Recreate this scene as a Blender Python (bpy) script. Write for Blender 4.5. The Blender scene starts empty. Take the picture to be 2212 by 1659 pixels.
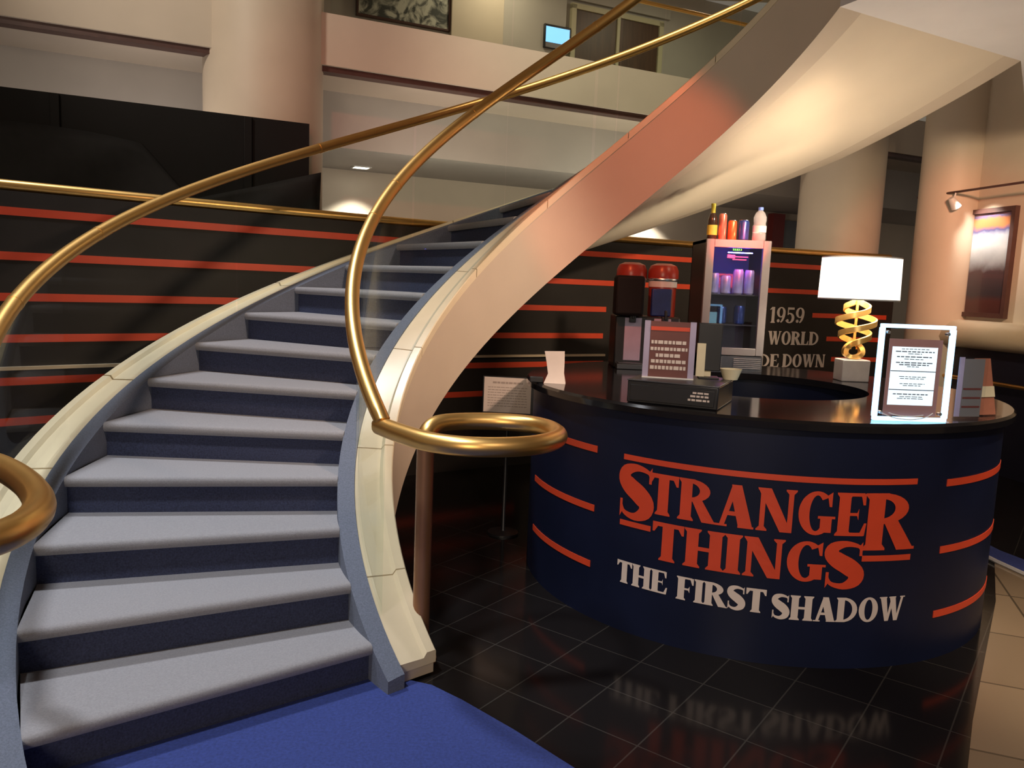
import bpy, bmesh, math, random
from mathutils import Vector, Matrix
random.seed(4)
PI = math.pi
R = math.radians
SC = bpy.context.scene
COL = SC.collection

# ------------------------------------------------------------------ camera, world, exposure, large lights
PITCH, ROLL, FPX, EYE = 0.12504371, 0.04057088, 1699.168, 1.6
fwd = Vector((0, math.cos(PITCH), -math.sin(PITCH)))
right0 = Vector((1, 0, 0))
down0 = fwd.cross(right0)
ix = right0 * math.cos(ROLL) - down0 * math.sin(ROLL)
iy = right0 * math.sin(ROLL) + down0 * math.cos(ROLL)
cam = bpy.data.cameras.new('camera')
cam.sensor_width = 36
cam.sensor_fit = 'HORIZONTAL'
cam.lens = 36 * FPX / 2212
cam.clip_start = 0.05
co = bpy.data.objects.new('camera', cam)
COL.objects.link(co)
m = Matrix((ix, -iy, -fwd)).transposed().to_4x4()
m.translation = Vector((0, 0, EYE))
co.matrix_world = m
SC.camera = co
SC.view_settings.view_transform = 'Standard'
SC.view_settings.look = 'None'
SC.view_settings.gamma = 1
SC.view_settings.use_curve_mapping = False
SC.view_settings.exposure = 0.0

w = bpy.data.worlds.new('world')
SC.world = w
w.use_nodes = True
w.node_tree.nodes['Background'].inputs[0].default_value = (1.0, 0.82, 0.66, 1)
w.node_tree.nodes['Background'].inputs[1].default_value = 0.16


def lamp(name, kind, loc, power, color, target=None, size=0.3, spot=60, blend=0.5):
    d = bpy.data.lights.new(name, kind)
    d.energy = power
    d.color = color
    if kind == 'AREA':
        d.shape = 'DISK'
        d.size = size
    else:
        d.shadow_soft_size = size
    if kind == 'SPOT':
        d.spot_size = R(spot)
        d.spot_blend = blend
    o = bpy.data.objects.new(name, d)
    COL.objects.link(o)
    o.location = loc
    t = Vector(target) if target else Vector(loc) - Vector((0, 0, 1))
    o.rotation_euler = (t - Vector(loc)).to_track_quat('-Z', 'Y').to_euler()
    return o


UD = Vector((0.905, 0.425, 0)).normalized()
UN = Vector((-0.425, 0.905, 0)).normalized()


def SPV(s_, p, z=0.0):
    """point at s along the back of the foyer and depth p behind it"""
    v = UD * s_ + UN * p
    return Vector((v.x, v.y, z))


WARM = (1.0, 0.78, 0.55)
NEUT = (1.0, 0.90, 0.80)
COOL = (0.86, 0.92, 1.0)
# ceiling downlights of the double-height foyer, over the stair foot and along the flight
lamp('foyer_light', 'SPOT', (-1.9, 1.3, 6.3), 760, (0.93, 0.96, 1.0), (-1.2, 1.9, 0), size=0.2, spot=50, blend=0.7)
lamp('foyer_light', 'SPOT', (-2.5, 4.3, 6.3), 820, (0.93, 0.96, 1.0), (-1.5, 4.0, 0), size=0.2, spot=50, blend=0.7)
# fill spots added to brighten the big column and the gallery fascia
lamp('fascia_fill', 'SPOT', (-3.4, 2.4, 5.2), 430, (1.0, 0.87, 0.72), (-2.0, 6.6, 3.6), size=0.2, spot=52, blend=0.9)
lamp('fascia_fill', 'SPOT', (0.6, 5.2, 6.2), 420, (1.0, 0.86, 0.66), (0.9, 7.9, 3.5), size=0.2, spot=75, blend=0.9)
# warm fill added behind the viewer, no real source there
lamp('rear_fill', 'AREA', (-1.4, -4.0, 2.6), 115, (1.0, 0.80, 0.58), (-1.2, 6, 3.0), size=2.0)
lamp('desk_fill', 'SPOT', (1.3, -1.6, 4.6), 600, (1.0, 0.84, 0.74), (1.45, 3.3, 0.45), size=0.15, spot=34, blend=0.7)  # added spot that lifts the lettering on the desk front
# added fill spots at landing height, without fixtures: towards the striped wall, the lower band of the stair, the side wall and the stone floor
lamp('landing_fill', 'SPOT', (2.2, 3.4, 3.1), 430, (1.0, 0.76, 0.52), (1.35, 7.4, 1.1), size=0.06, spot=42, blend=0.6)
lamp('landing_fill', 'SPOT', (1.9, 2.8, 3.1), 380, (1.0, 0.69, 0.50), (-0.25, 4.4, 1.5), size=0.1, spot=48, blend=0.9)
lamp('landing_fill', 'SPOT', (3.3, 4.2, 3.05), 330, (1.0, 0.74, 0.48), (4.8, 7.6, 2.2), size=0.1, spot=56, blend=0.9)
lamp('landing_fill', 'SPOT', (3.0, 2.8, 3.1), 260, (1.0, 0.80, 0.58), (2.9, 3.4, 0), size=0.06, spot=48, blend=0.8)
lamp('soffit_fill', 'AREA', (1.45, 5.74, 1.25), 9, (1.0, 0.84, 0.60), (1.45, 5.74, 3), size=0.15)  # added lamp without fixture, hidden behind the fridge to brighten the soffit
# unseen lamps added behind the parapet to brighten the bulkhead
lamp('bulkhead_fill', 'AREA', SPV(0.0, 6.75, 2.0), 9, (1.0, 0.88, 0.80), SPV(0.3, 7.7, 3.2), size=0.5)
lamp('bulkhead_fill', 'AREA', SPV(2.6, 6.75, 2.0), 14, (1.0, 0.84, 0.70), SPV(2.9, 7.7, 3.2), size=0.5)
lamp('bulkhead_fill', 'AREA', SPV(4.6, 6.75, 2.0), 15, (1.0, 0.84, 0.70), SPV(4.9, 7.7, 3.2), size=0.5)
# red stage lanterns: over the stair foot, and under the landing towards the columns and the fridge
lamp('red_lantern', 'SPOT', (-1.0, 0.8, 4.6), 520, (1.0, 0.17, 0.06), (0.68, 4.87, 2.25), size=0.05, spot=19, blend=0.5)
lamp('red_lantern', 'SPOT', (-0.6, -0.5, 4.4), 330, (1.0, 0.16, 0.10), (-1.1, 7.5, 2.75), size=0.10, spot=22, blend=0.9)
lamp('red_lantern', 'SPOT', (2.9, 3.9, 3.05), 300, (1.0, 0.18, 0.07), (4.4, 8.3, 2.1), size=0.06, spot=27, blend=0.8)
lamp('red_lantern', 'SPOT', (1.75, 2.6, 3.0), 3400, (1.0, 0.07, 0.05), (1.45, 5.2, 1.93), size=0.04, spot=8, blend=0.8)

# ------------------------------------------------------------------ materials
def newmat(name):
    mt = bpy.data.materials.new(name)
    mt.use_nodes = True
    nt = mt.node_tree
    return mt, nt, nt.nodes['Principled BSDF']


def mat(name, color, rough=0.5, metal=0.0, var=0.0, scale=20.0, bump=0.0, bscale=None, emit=None, estr=0.0, coat=0.0, spec=0.5, stretch=None):
    mt, nt, b = newmat(name)
    b.inputs['Base Color'].default_value = (*color, 1)
    b.inputs['Roughness'].default_value = rough
    b.inputs['Metallic'].default_value = metal
    b.inputs['Specular IOR Level'].default_value = spec
    b.inputs['Coat Weight'].default_value = coat
    if emit:
        b.inputs['Emission Color'].default_value = (*emit, 1)
        b.inputs['Emission Strength'].default_value = estr
    tc = nt.nodes.new('ShaderNodeTexCoord')
    mp = nt.nodes.new('ShaderNodeMapping')
    nt.links.new(tc.outputs['Object'], mp.inputs['Vector'])
    if stretch:
        mp.inputs['Scale'].default_value = stretch
    if var:
        n = nt.nodes.new('ShaderNodeTexNoise')
        n.inputs['Scale'].default_value = scale
        n.inputs['Detail'].default_value = 6
        nt.links.new(mp.outputs['Vector'], n.inputs['Vector'])
        r = nt.nodes.new('ShaderNodeValToRGB')
        r.color_ramp.elements[0].position = 0.3
        r.color_ramp.elements[1].position = 0.7
        r.color_ramp.elements[0].color = (*[max(0, c * (1 - var)) for c in color], 1)
        r.color_ramp.elements[1].color = (*[min(1, c * (1 + var)) for c in color], 1)
        nt.links.new(n.outputs['Fac'], r.inputs['Fac'])
        nt.links.new(r.outputs['Color'], b.inputs['Base Color'])
    if bump:
        n2 = nt.nodes.new('ShaderNodeTexNoise')
        n2.inputs['Scale'].default_value = bscale or scale * 4
        n2.inputs['Detail'].default_value = 4
        nt.links.new(mp.outputs['Vector'], n2.inputs['Vector'])
        bp = nt.nodes.new('ShaderNodeBump')
        bp.inputs['Strength'].default_value = bump
        bp.inputs['Distance'].default_value = 0.01
        nt.links.new(n2.outputs['Fac'], bp.inputs['Height'])
        nt.links.new(bp.outputs['Normal'], b.inputs['Normal'])
    return mt


def glassmat(name, tint, gloss=0.12, rough=0.02):
    mt = bpy.data.materials.new(name)
    mt.use_nodes = True
    nt = mt.node_tree
    nt.nodes.clear()
    out = nt.nodes.new('ShaderNodeOutputMaterial')
    tr = nt.nodes.new('ShaderNodeBsdfTransparent')
    tr.inputs['Color'].default_value = (*tint, 1)
    gl = nt.nodes.new('ShaderNodeBsdfGlossy')
    gl.inputs['Roughness'].default_value = rough
    lw = nt.nodes.new('ShaderNodeLayerWeight')
    lw.inputs['Blend'].default_value = gloss
    mx = nt.nodes.new('ShaderNodeMixShader')
    mn = nt.nodes.new('ShaderNodeMath')
    mn.operation = 'MINIMUM'
    mn.inputs[1].default_value = 0.18
    nt.links.new(lw.outputs['Fresnel'], mn.inputs[0])
    nt.links.new(mn.outputs[0], mx.inputs['Fac'])
    nt.links.new(tr.outputs[0], mx.inputs[1])
    nt.links.new(gl.outputs[0], mx.inputs[2])
    nt.links.new(mx.outputs[0], out.inputs['Surface'])
    return mt


def tilemat(name, tile, grout, size, angle, rough=0.12, gw=0.006):
    """square tiles with thin joints, laid at an angle"""
    mt, nt, b = newmat(name)
    tc = nt.nodes.new('ShaderNodeTexCoord')
    mp = nt.nodes.new('ShaderNodeMapping')
    mp.inputs['Rotation'].default_value = (0, 0, angle)
    mp.inputs['Location'].default_value = (0, -0.086, 0)
    br = nt.nodes.new('ShaderNodeTexBrick')
    br.offset = 0.0
    br.inputs['Scale'].default_value = 1.0
    br.inputs['Mortar Size'].default_value = gw
    br.inputs['Mortar Smooth'].default_value = 0.1
    br.inputs['Brick Width'].default_value = size
    br.inputs['Row Height'].default_value = size
    br.inputs['Color1'].default_value = (*tile, 1)
    br.inputs['Color2'].default_value = (*[c * 1.25 for c in tile], 1)
    br.inputs['Mortar'].default_value = (*grout, 1)
    nt.links.new(tc.outputs['Object'], mp.inputs['Vector'])
    nt.links.new(mp.outputs['Vector'], br.inputs['Vector'])
    nt.links.new(br.outputs['Color'], b.inputs['Base Color'])
    b.inputs['Roughness'].default_value = rough
    b.inputs['Specular IOR Level'].default_value = 0.3
    return mt


M = {}
M['plaster'] = mat('cream_plaster', (0.56, 0.47, 0.37), 0.55, var=0.04, scale=3, bump=0.03, bscale=60)
M['soffit'] = mat('satin_cream_paint', (0.66, 0.57, 0.45), 0.38, var=0.03, scale=3)
M['landing'] = mat('pale_grey_paint', (0.60, 0.58, 0.58), 0.6, var=0.04, scale=3)
M['plaster_back'] = mat('beige_plaster', (0.55, 0.47, 0.38), 0.6, var=0.05, scale=2, bump=0.03, bscale=50)
M['plaster_grey'] = mat('grey_plaster', (0.42, 0.39, 0.36), 0.65, var=0.05, scale=2, bump=0.03, bscale=50)
M['cap'] = mat('cream_gloss_paint', (0.72, 0.62, 0.44), 0.3, var=0.04, scale=6, bump=0.02)
M['stair_carpet'] = mat('stair_carpet', (0.15, 0.175, 0.24), 0.95, var=0.18, scale=160, bump=0.5, bscale=420)
M['shaded_riser_carpet'] = mat('shaded_riser_carpet', (0.045, 0.055, 0.115), 0.95, var=0.35, scale=140, bump=0.5, bscale=420)  # same blue carpet, shade of the risers painted into the dark tone
M['lit_tread_carpet'] = mat('lit_tread_carpet', (0.315, 0.31, 0.335), 0.95, var=0.10, scale=150, bump=0.5, bscale=420)  # same blue carpet, overhead light painted into the pale grey tone
M['blue_carpet'] = mat('blue_carpet', (0.034, 0.058, 0.255), 0.95, var=0.22, scale=90, bump=0.6, bscale=400)
M['brass'] = mat('polished_brass', (0.86, 0.53, 0.18), 0.36, 1.0, var=0.06, scale=4)
M['bronze'] = mat('brown_bronze', (0.30, 0.15, 0.08), 0.4, 0.6, var=0.08, scale=6)
M['glass'] = glassmat('stair_glass', (0.965, 0.985, 0.97), 0.05)
M['back_light'] = mat('edge_lit_panel', (0.5, 0.8, 0.9), 0.4, emit=(0.42, 0.80, 0.95), estr=2.4)
M['fridge_glass'] = glassmat('fridge_door_glass', (0.80, 0.82, 0.88), 0.42)
M['clear'] = glassmat('clear_acrylic', (0.95, 0.96, 0.97), 0.12)
M['tile'] = tilemat('black_floor_tile', (0.008, 0.007, 0.007), (0.036, 0.033, 0.030), 0.288, R(36.5), 0.13, gw=0.003)
M['stone'] = tilemat('beige_stone_floor', (0.20, 0.145, 0.095), (0.08, 0.06, 0.04), 0.60, R(20), 0.12)
M['black_wall'] = mat('black_wall_paint', (0.020, 0.0165, 0.0145), 0.6, var=0.2, scale=3, bump=0.02, spec=0.3)
M['red_vinyl'] = mat('red_vinyl', (0.58, 0.055, 0.018), 0.5, var=0.06, scale=8)
M['white_vinyl'] = mat('white_vinyl', (0.62, 0.53, 0.48), 0.5, var=0.04, scale=8)
M['drape'] = mat('black_cloth', (0.007, 0.007, 0.008), 0.8, var=0.3, scale=12, bump=0.1, bscale=200)
M['panel_black'] = mat('black_board', (0.004, 0.003, 0.003), 0.7, var=0.2, scale=4, spec=0.25)
M['desk'] = mat('desk_black_laminate', (0.006, 0.009, 0.028), 0.42, var=0.15, scale=3, spec=0.25)  # bluish light on the desk front is tinted into this colour
M['counter'] = mat('polished_black_counter', (0.010, 0.009, 0.010), 0.10, var=0.1, scale=6)
M['black_plastic'] = mat('black_plastic', (0.012, 0.012, 0.014), 0.4, var=0.1, scale=20)
M['steel'] = mat('brushed_steel', (0.20, 0.19, 0.20), 0.42, 0.3, var=0.05, scale=30, stretch=(1, 1, 20))
M['dark_steel'] = mat('dark_steel', (0.12, 0.12, 0.13), 0.4, 0.8, var=0.05, scale=30)
M['lampshade'] = mat('lampshade_linen', (0.9, 0.86, 0.78), 0.8, emit=(1.0, 0.90, 0.76), estr=1.7, var=0.02, scale=200)
M['gold'] = mat('gold_leaf', (0.80, 0.50, 0.16), 0.32, 0.7, var=0.1, scale=12)
M['stoneware'] = mat('grey_lamp_base', (0.35, 0.32, 0.30), 0.6, var=0.05, scale=20)
M['led'] = mat('blue_white_led', (0.7, 0.85, 1.0), 0.4, emit=(0.30, 0.64, 1.0), estr=3.0)
M['menu_paper'] = mat('backlit_paper', (0.8, 0.9, 0.95), 0.6, emit=(0.66, 0.90, 1.0), estr=0.9)
M['menu_brown'] = mat('brown_menu_card', (0.16, 0.075, 0.06), 0.6, var=0.1, scale=10, emit=(0.30, 0.14, 0.12), estr=0.35)
M['ink'] = mat('grey_ink', (0.12, 0.12, 0.16), 0.7)
M['paper'] = mat('white_paper', (0.72, 0.62, 0.56), 0.7, var=0.05, scale=10)
M['cream_paper'] = mat('cream_paper', (0.70, 0.62, 0.42), 0.7, var=0.05, scale=10)
M['maroon'] = mat('maroon_card', (0.13, 0.035, 0.03), 0.5, var=0.1, scale=8)
M['lilac'] = mat('lilac_panel', (0.42, 0.36, 0.50), 0.5, var=0.12, scale=5)
M['red_plastic'] = mat('red_plastic', (0.30, 0.035, 0.02), 0.3, var=0.06, scale=10)
M['orange_card'] = mat('orange_card', (0.40, 0.15, 0.09), 0.6, var=0.15, scale=12)
M['blue_plastic'] = mat('blue_plastic', (0.012, 0.03, 0.16), 0.4, var=0.3, scale=10)
M['white_plastic'] = mat('white_plastic', (0.70, 0.68, 0.66), 0.4)
M['fridge_inside'] = mat('fridge_interior', (0.25, 0.25, 0.35), 0.5)
M['fridge_led'] = mat('fridge_blue_led', (0.2, 0.2, 1.0), 0.4, emit=(0.10, 0.10, 1.0), estr=110.0)
M['red_led'] = mat('red_led', (1.0, 0.1, 0.2), 0.4, emit=(1.0, 0.05, 0.12), estr=4.0)
M['green_led'] = mat('green_digits', (0.1, 1.0, 0.1), 0.4, emit=(0.05, 1.0, 0.05), estr=2.0)
M['can_blue'] = mat('blue_can', (0.02, 0.06, 0.26), 0.3, 0.5, var=0.3, scale=14)
M['can_orange'] = mat('orange_can', (0.60, 0.16, 0.05), 0.3, 0.5, var=0.3, scale=14)
M['can_red'] = mat('pale_red_can', (0.55, 0.17, 0.12), 0.3, 0.4, var=0.25, scale=12)
M['can_white'] = mat('white_can', (0.45, 0.45, 0.65), 0.35, 0.2, var=0.3, scale=14)
M['alu'] = mat('aluminium', (0.7, 0.7, 0.7), 0.3, 1.0)
M['bottle_brown'] = mat('brown_bottle_glass', (0.035, 0.018, 0.012), 0.15, var=0.1, scale=10)
M['foil'] = mat('olive_foil', (0.30, 0.28, 0.03), 0.4, 0.4, var=0.1, scale=20)
M['yellow_label'] = mat('yellow_label', (0.50, 0.42, 0.05), 0.6, var=0.1, scale=20)
M['water'] = mat('water_bottle_plastic', (0.78, 0.78, 0.82), 0.15)
M['water'].node_tree.nodes['Principled BSDF'].inputs['Alpha'].default_value = 0.3
M['cap_blue'] = mat('blue_cap', (0.15, 0.25, 0.75), 0.4)
M['screen'] = mat('lit_screen', (0.3, 0.6, 1.0), 0.3, emit=(0.18, 0.55, 1.0), estr=1.1)
M['wood_door'] = mat('dark_brown_door', (0.075, 0.038, 0.022), 0.45, var=0.2, scale=3, stretch=(8, 8, 1))
M['door_frame'] = mat('cream_door_frame', (0.48, 0.44, 0.30), 0.5, var=0.04, scale=5)
M['frame_dark'] = mat('dark_red_wood_frame', (0.07, 0.03, 0.025), 0.4, var=0.15, scale=10)
M['downlight'] = mat('downlight_lens', (1, 0.95, 0.85), 0.4, emit=(1.0, 0.93, 0.78), estr=9.0)
M['navy'] = mat('navy_laminate', (0.010, 0.010, 0.022), 0.4, var=0.1, scale=6)
M['ledge'] = mat('cream_ledge', (0.52, 0.42, 0.30), 0.35, var=0.05, scale=5)
M['grey_card'] = mat('grey_card', (0.18, 0.17, 0.17), 0.6)
M['white_edge'] = mat('pale_metal_edging', (0.7, 0.7, 0.72), 0.35, 0.4)


def artmat():
    mt, nt, b = newmat('monochrome_print')
    tc = nt.nodes.new('ShaderNodeTexCoord')
    n = nt.nodes.new('ShaderNodeTexNoise')
    n.inputs['Scale'].default_value = 3.2
    n.inputs['Detail'].default_value = 9
    n.inputs['Distortion'].default_value = 2.2
    r = nt.nodes.new('ShaderNodeValToRGB')
    r.color_ramp.elements[0].position = 0.42
    r.color_ramp.elements[0].color = (0.05, 0.055, 0.05, 1)
    r.color_ramp.elements[1].position = 0.58
    r.color_ramp.elements[1].color = (0.52, 0.52, 0.45, 1)
    nt.links.new(tc.outputs['Object'], n.inputs['Vector'])
    nt.links.new(n.outputs['Fac'], r.inputs['Fac'])
    nt.links.new(r.outputs['Color'], b.inputs['Base Color'])
    b.inputs['Roughness'].default_value = 0.5
    return mt


def postermat():
    """framed show poster: orange head, dark blue band, pale figure area, dusky foot"""
    mt, nt, b = newmat('poster_print')
    tc = nt.nodes.new('ShaderNodeTexCoord')
    sx = nt.nodes.new('ShaderNodeSeparateXYZ')
    nt.links.new(tc.outputs['Generated'], sx.inputs['Vector'])
    r = nt.nodes.new('ShaderNodeValToRGB')
    cr = r.color_ramp
    stops = [(0.0, (0.10, 0.035, 0.03)), (0.07, (0.05, 0.04, 0.045)), (0.30, (0.09, 0.05, 0.05)), (0.40, (0.36, 0.36, 0.37)),
             (0.56, (0.66, 0.66, 0.66)), (0.66, (0.50, 0.50, 0.54)), (0.72, (0.10, 0.09, 0.22)), (0.77, (0.50, 0.18, 0.07)), (0.83, (0.50, 0.18, 0.07)), (0.86, (0.12, 0.10, 0.20)), (0.93, (0.45, 0.15, 0.06))]
    cr.elements[0].position, cr.elements[0].color = stops[0][0], (*stops[0][1], 1)
    cr.elements[1].position, cr.elements[1].color = stops[-1][0], (*stops[-1][1], 1)
    for p, c in stops[1:-1]:
        e = cr.elements.new(p)
        e.color = (*c, 1)
    n = nt.nodes.new('ShaderNodeTexNoise')
    n.inputs['Scale'].default_value = 9
    n.inputs['Detail'].default_value = 6
    nt.links.new(tc.outputs['Object'], n.inputs['Vector'])
    ma = nt.nodes.new('ShaderNodeMath')
    ma.operation = 'MULTIPLY_ADD'
    ma.inputs[1].default_value = 0.10
    ad = nt.nodes.new('ShaderNodeMath')
    ad.operation = 'SUBTRACT'
    ad.inputs[1].default_value = 0.16
    nt.links.new(n.outputs['Fac'], ma.inputs[0])
    nt.links.new(sx.outputs['Z'], ma.inputs[2])
    nt.links.new(ma.outputs[0], ad.inputs[0])
    nt.links.new(ad.outputs[0], r.inputs['Fac'])
    nt.links.new(r.outputs['Color'], b.inputs['Base Color'])
    b.inputs['Roughness'].default_value = 0.25
    return mt


M['art'] = artmat()
M['poster'] = postermat()

# ------------------------------------------------------------------ mesh helpers
def empty(name, loc, label, cat, rz=0.0, group=None):
    o = bpy.data.objects.new(name, None)
    o.empty_display_size = 0.1
    COL.objects.link(o)
    o.location = loc
    o.rotation_euler = (0, 0, rz)
    tag(o, label, cat, group)
    return o


def tag(o, label=None, cat=None, group=None, kind=None):
    if label: o['label'] = label
    if cat: o['category'] = cat
    if group: o['group'] = group
    if kind: o['kind'] = kind
    return o


class MB:
    def __init__(s):
        s.v, s.f = [], []

    def add(s, vs, fs):
        k = len(s.v)
        s.v += [tuple(x) for x in vs]
        s.f += [tuple(i + k for i in f) for f in fs]
        return s

    def box(s, lo, hi, mtx=None):
        x0, y0, z0 = lo
        x1, y1, z1 = hi
        vs = [Vector(p) for p in ((x0, y0, z0), (x1, y0, z0), (x1, y1, z0), (x0, y1, z0), (x0, y0, z1), (x1, y0, z1), (x1, y1, z1), (x0, y1, z1))]
        if mtx: vs = [mtx @ p for p in vs]
        return s.add(vs, [(3, 2, 1, 0), (4, 5, 6, 7), (0, 1, 5, 4), (1, 2, 6, 5), (2, 3, 7, 6), (3, 0, 4, 7)])

    def prism(s, pts, z0, z1):
        """extrude a plan polygon (counter-clockwise) from z0 to z1"""
        n = len(pts)
        vs = [(p[0], p[1], z0) for p in pts] + [(p[0], p[1], z1) for p in pts]
        fs = [tuple(range(n - 1, -1, -1)), tuple(range(n, 2 * n))]
        fs += [(i, (i + 1) % n, n + (i + 1) % n, n + i) for i in range(n)]
        return s.add(vs, fs)

    def rings(s, rings, closed=False, caps=True):
        """skin a list of equal-length vertex loops"""
        n = len(rings[0])
        k = len(rings)
        vs = [p for r in rings for p in r]
        fs = []
        for i in range(k if closed else k - 1):
            a, b = i * n, ((i + 1) % k) * n
            for j in range(n):
                fs.append((a + j, a + (j + 1) % n, b + (j + 1) % n, b + j))
        if caps and not closed:
            fs.append(tuple(range(n - 1, -1, -1)))
            fs.append(tuple((k - 1) * n + j for j in range(n)))
        return s.add(vs, fs)

    def lathe(s, prof, c=(0, 0, 0), seg=32, caps=True):
        rs = []
        for r, z in prof:
            rs.append([(c[0] + r * math.cos(2 * PI * j / seg), c[1] + r * math.sin(2 * PI * j / seg), c[2] + z) for j in range(seg)])
        return s.rings(rs, caps=caps)

    def tube(s, pts, r, seg=14, closed=False, caps=True):
        pts = [Vector(p) for p in pts]
        n = len(pts)
        rs = []
        prev = None
        for i, p in enumerate(pts):
            a = pts[(i - 1) % n] if (closed or i > 0) else p
            b = pts[(i + 1) % n] if (closed or i < n - 1) else p
            t = (b - a).normalized()
            if prev is None:
                up = Vector((0, 0, 1)) if abs(t.z) < 0.9 else Vector((1, 0, 0))
                u = t.cross(up).normalized()
            else:
                u = (prev - t * prev.dot(t)).normalized()
            v = t.cross(u)
            prev = u
            rr = r[i] if isinstance(r, (list, tuple)) else r
            rs.append([p + u * rr * math.cos(2 * PI * j / seg) + v * rr * math.sin(2 * PI * j / seg) for j in range(seg)])
        return s.rings(rs, closed=closed, caps=caps)

    def build(s, name, mt, parent=None, smooth=False, bevel=0.0, bseg=2, angle=40):
        me = bpy.data.meshes.new(name)
        me.from_pydata([tuple(p) for p in s.v], [], s.f)
        bm = bmesh.new()
        bm.from_mesh(me)
        bmesh.ops.recalc_face_normals(bm, faces=bm.faces)
        bm.to_mesh(me)
        bm.free()
        me.materials.append(M[mt] if isinstance(mt, str) else mt)
        if smooth or bevel:
            for p in me.polygons:
                p.use_smooth = True
            try:
                me.set_sharp_from_angle(angle=R(angle))
            except Exception:
                pass
        o = bpy.data.objects.new(name, me)
        COL.objects.link(o)
        if parent is not None:
            o.parent = parent
        if bevel:
            bv = o.modifiers.new('bevel', 'BEVEL')
            bv.width = bevel
            bv.segments = bseg
            bv.limit_method = 'ANGLE'
            bv.angle_limit = R(35)
        return o


def catmull(pts, n=8, closed=False):
    P = [Vector(p) for p in pts]
    out = []
    k = len(P)
    for i in range(k if closed else k - 1):
        p0 = P[(i - 1) % k] if closed or i > 0 else P[0]
        p1, p2 = P[i], P[(i + 1) % k]
        p3 = P[(i + 2) % k] if closed or i < k - 2 else P[-1]
        for j in range(n):
            t = j / n
            out.append(0.5 * ((2 * p1) + (p2 - p0) * t + (2 * p0 - 5 * p1 + 4 * p2 - p3) * t * t + (3 * p1 - p0 - 3 * p2 + p3) * t ** 3))
    if not closed: out.append(P[-1])
    return out


def copy_tree(o, parent=None):
    c = o.copy()
    COL.objects.link(c)
    if parent is not None: c.parent = parent
    for ch in list(o.children):
        copy_tree(ch, c)
    return c


SP = SPV


def spbox(mb, s0, s1, p0, p1, z0, z1):
    a = [SP(s0, p0), SP(s1, p0), SP(s1, p1), SP(s0, p1)]
    return mb.prism([(q.x, q.y) for q in a], z0, z1)


# ------------------------------------------------------------------ serif lettering (heavy slab-serif capitals drawn as polygons)
def arc(cx, cy, rx, ry, a0, a1, n=14):
    return [(cx + rx * math.cos(R(a0 + (a1 - a0) * i / n)), cy + ry * math.sin(R(a0 + (a1 - a0) * i / n))) for i in range(n + 1)]


def strip(a, b):
    return [[a[i], a[i + 1], b[i + 1], b[i]] for i in range(len(a) - 1)]


def quad(x0, y0, x1, y1):
    return [[(x0, y0), (x1, y0), (x1, y1), (x0, y1)]]


def stem(x0, x1, y0=0.0, y1=1.0, lo=True, hi=True, s_=0.06, t=0.06):
    p = quad(x0, y0, x1, y1)
    if lo: p += [[(x0 - s_, y0), (x1 + s_, y0), (x1 + s_, y0 + t * 0.6), (x1, y0 + t * 1.8), (x0, y0 + t * 1.8), (x0 - s_, y0 + t * 0.6)]]
    if hi: p += [[(x0 - s_, y1), (x0 - s_, y1 - t * 0.6), (x0, y1 - t * 1.8), (x1, y1 - t * 1.8), (x1 + s_, y1 - t * 0.6), (x1 + s_, y1)]]
    return p


def bowl(x, y0, y1, wd, th=0.26, thin=0.10):
    """right-hand bowl from x between y0 and y1"""
    cy, h = (y0 + y1) / 2, (y1 - y0) / 2
    return strip(arc(x, cy, wd, h, -90, 90), arc(x, cy, wd - th, h - thin, -90, 90))


def curve_s(x0, x1, y0=0.0, y1=1.0, k=1.0):
    cx, wd, h = (x0 + x1) / 2, (x1 - x0), y1 - y0
    pts = [(x1 - .06 * wd, y0 + .78 * h), (x1 - .12 * wd, y0 + .90 * h), (cx + .02 * wd, y0 + .955 * h), (x0 + .20 * wd, y0 + .88 * h), (x0 + .15 * wd, y0 + .73 * h), (x0 + .32 * wd, y0 + .60 * h), (cx + .12 * wd, y0 + .47 * h), (x1 - .16 * wd, y0 + .32 * h), (x1 - .20 * wd, y0 + .15 * h), (cx, y0 + .045 * h), (x0 + .16 * wd, y0 + .10 * h), (x0 + .06 * wd, y0 + .26 * h)]
    ws = [.03, .07, .13, .22, .28, .33, .35, .32, .26, .14, .08, .03]
    P = [Vector((a, b, c * k)) for (a, b), c in zip(pts, ws)]
    C = catmull(P, 4)
    L, Q = [], []
    for i, p in enumerate(C):
        a, b = C[max(0, i - 1)], C[min(len(C) - 1, i + 1)]
        t = Vector((b.x - a.x, b.y - a.y, 0)).normalized()
        n = Vector((-t.y, t.x, 0)) * p.z * 0.5
        L.append((p.x + n.x, p.y + n.y))
        Q.append((p.x - n.x, p.y - n.y))
    return strip(L, Q) + [[(x1 - .10 * wd, y0 + .70 * h), (x1 - .02 * wd, y0 + .70 * h), (x1 - .02 * wd, y0 + 1.0 * h), (x1 - .10 * wd, y0 + .92 * h)], [(x0 + .10 * wd, y0 + .34 * h), (x0 + .02 * wd, y0 + .34 * h), (x0 + .02 * wd, y0), (x0 + .10 * wd, y0 + .10 * h)]]


def ringed(cx, cy, rx, ry, tx=0.26, ty=0.095, a0=0, a1=360):
    return strip(arc(cx, cy, rx, ry, a0, a1, 30), arc(cx, cy, rx - tx, ry - ty, a0, a1, 30))


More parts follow.
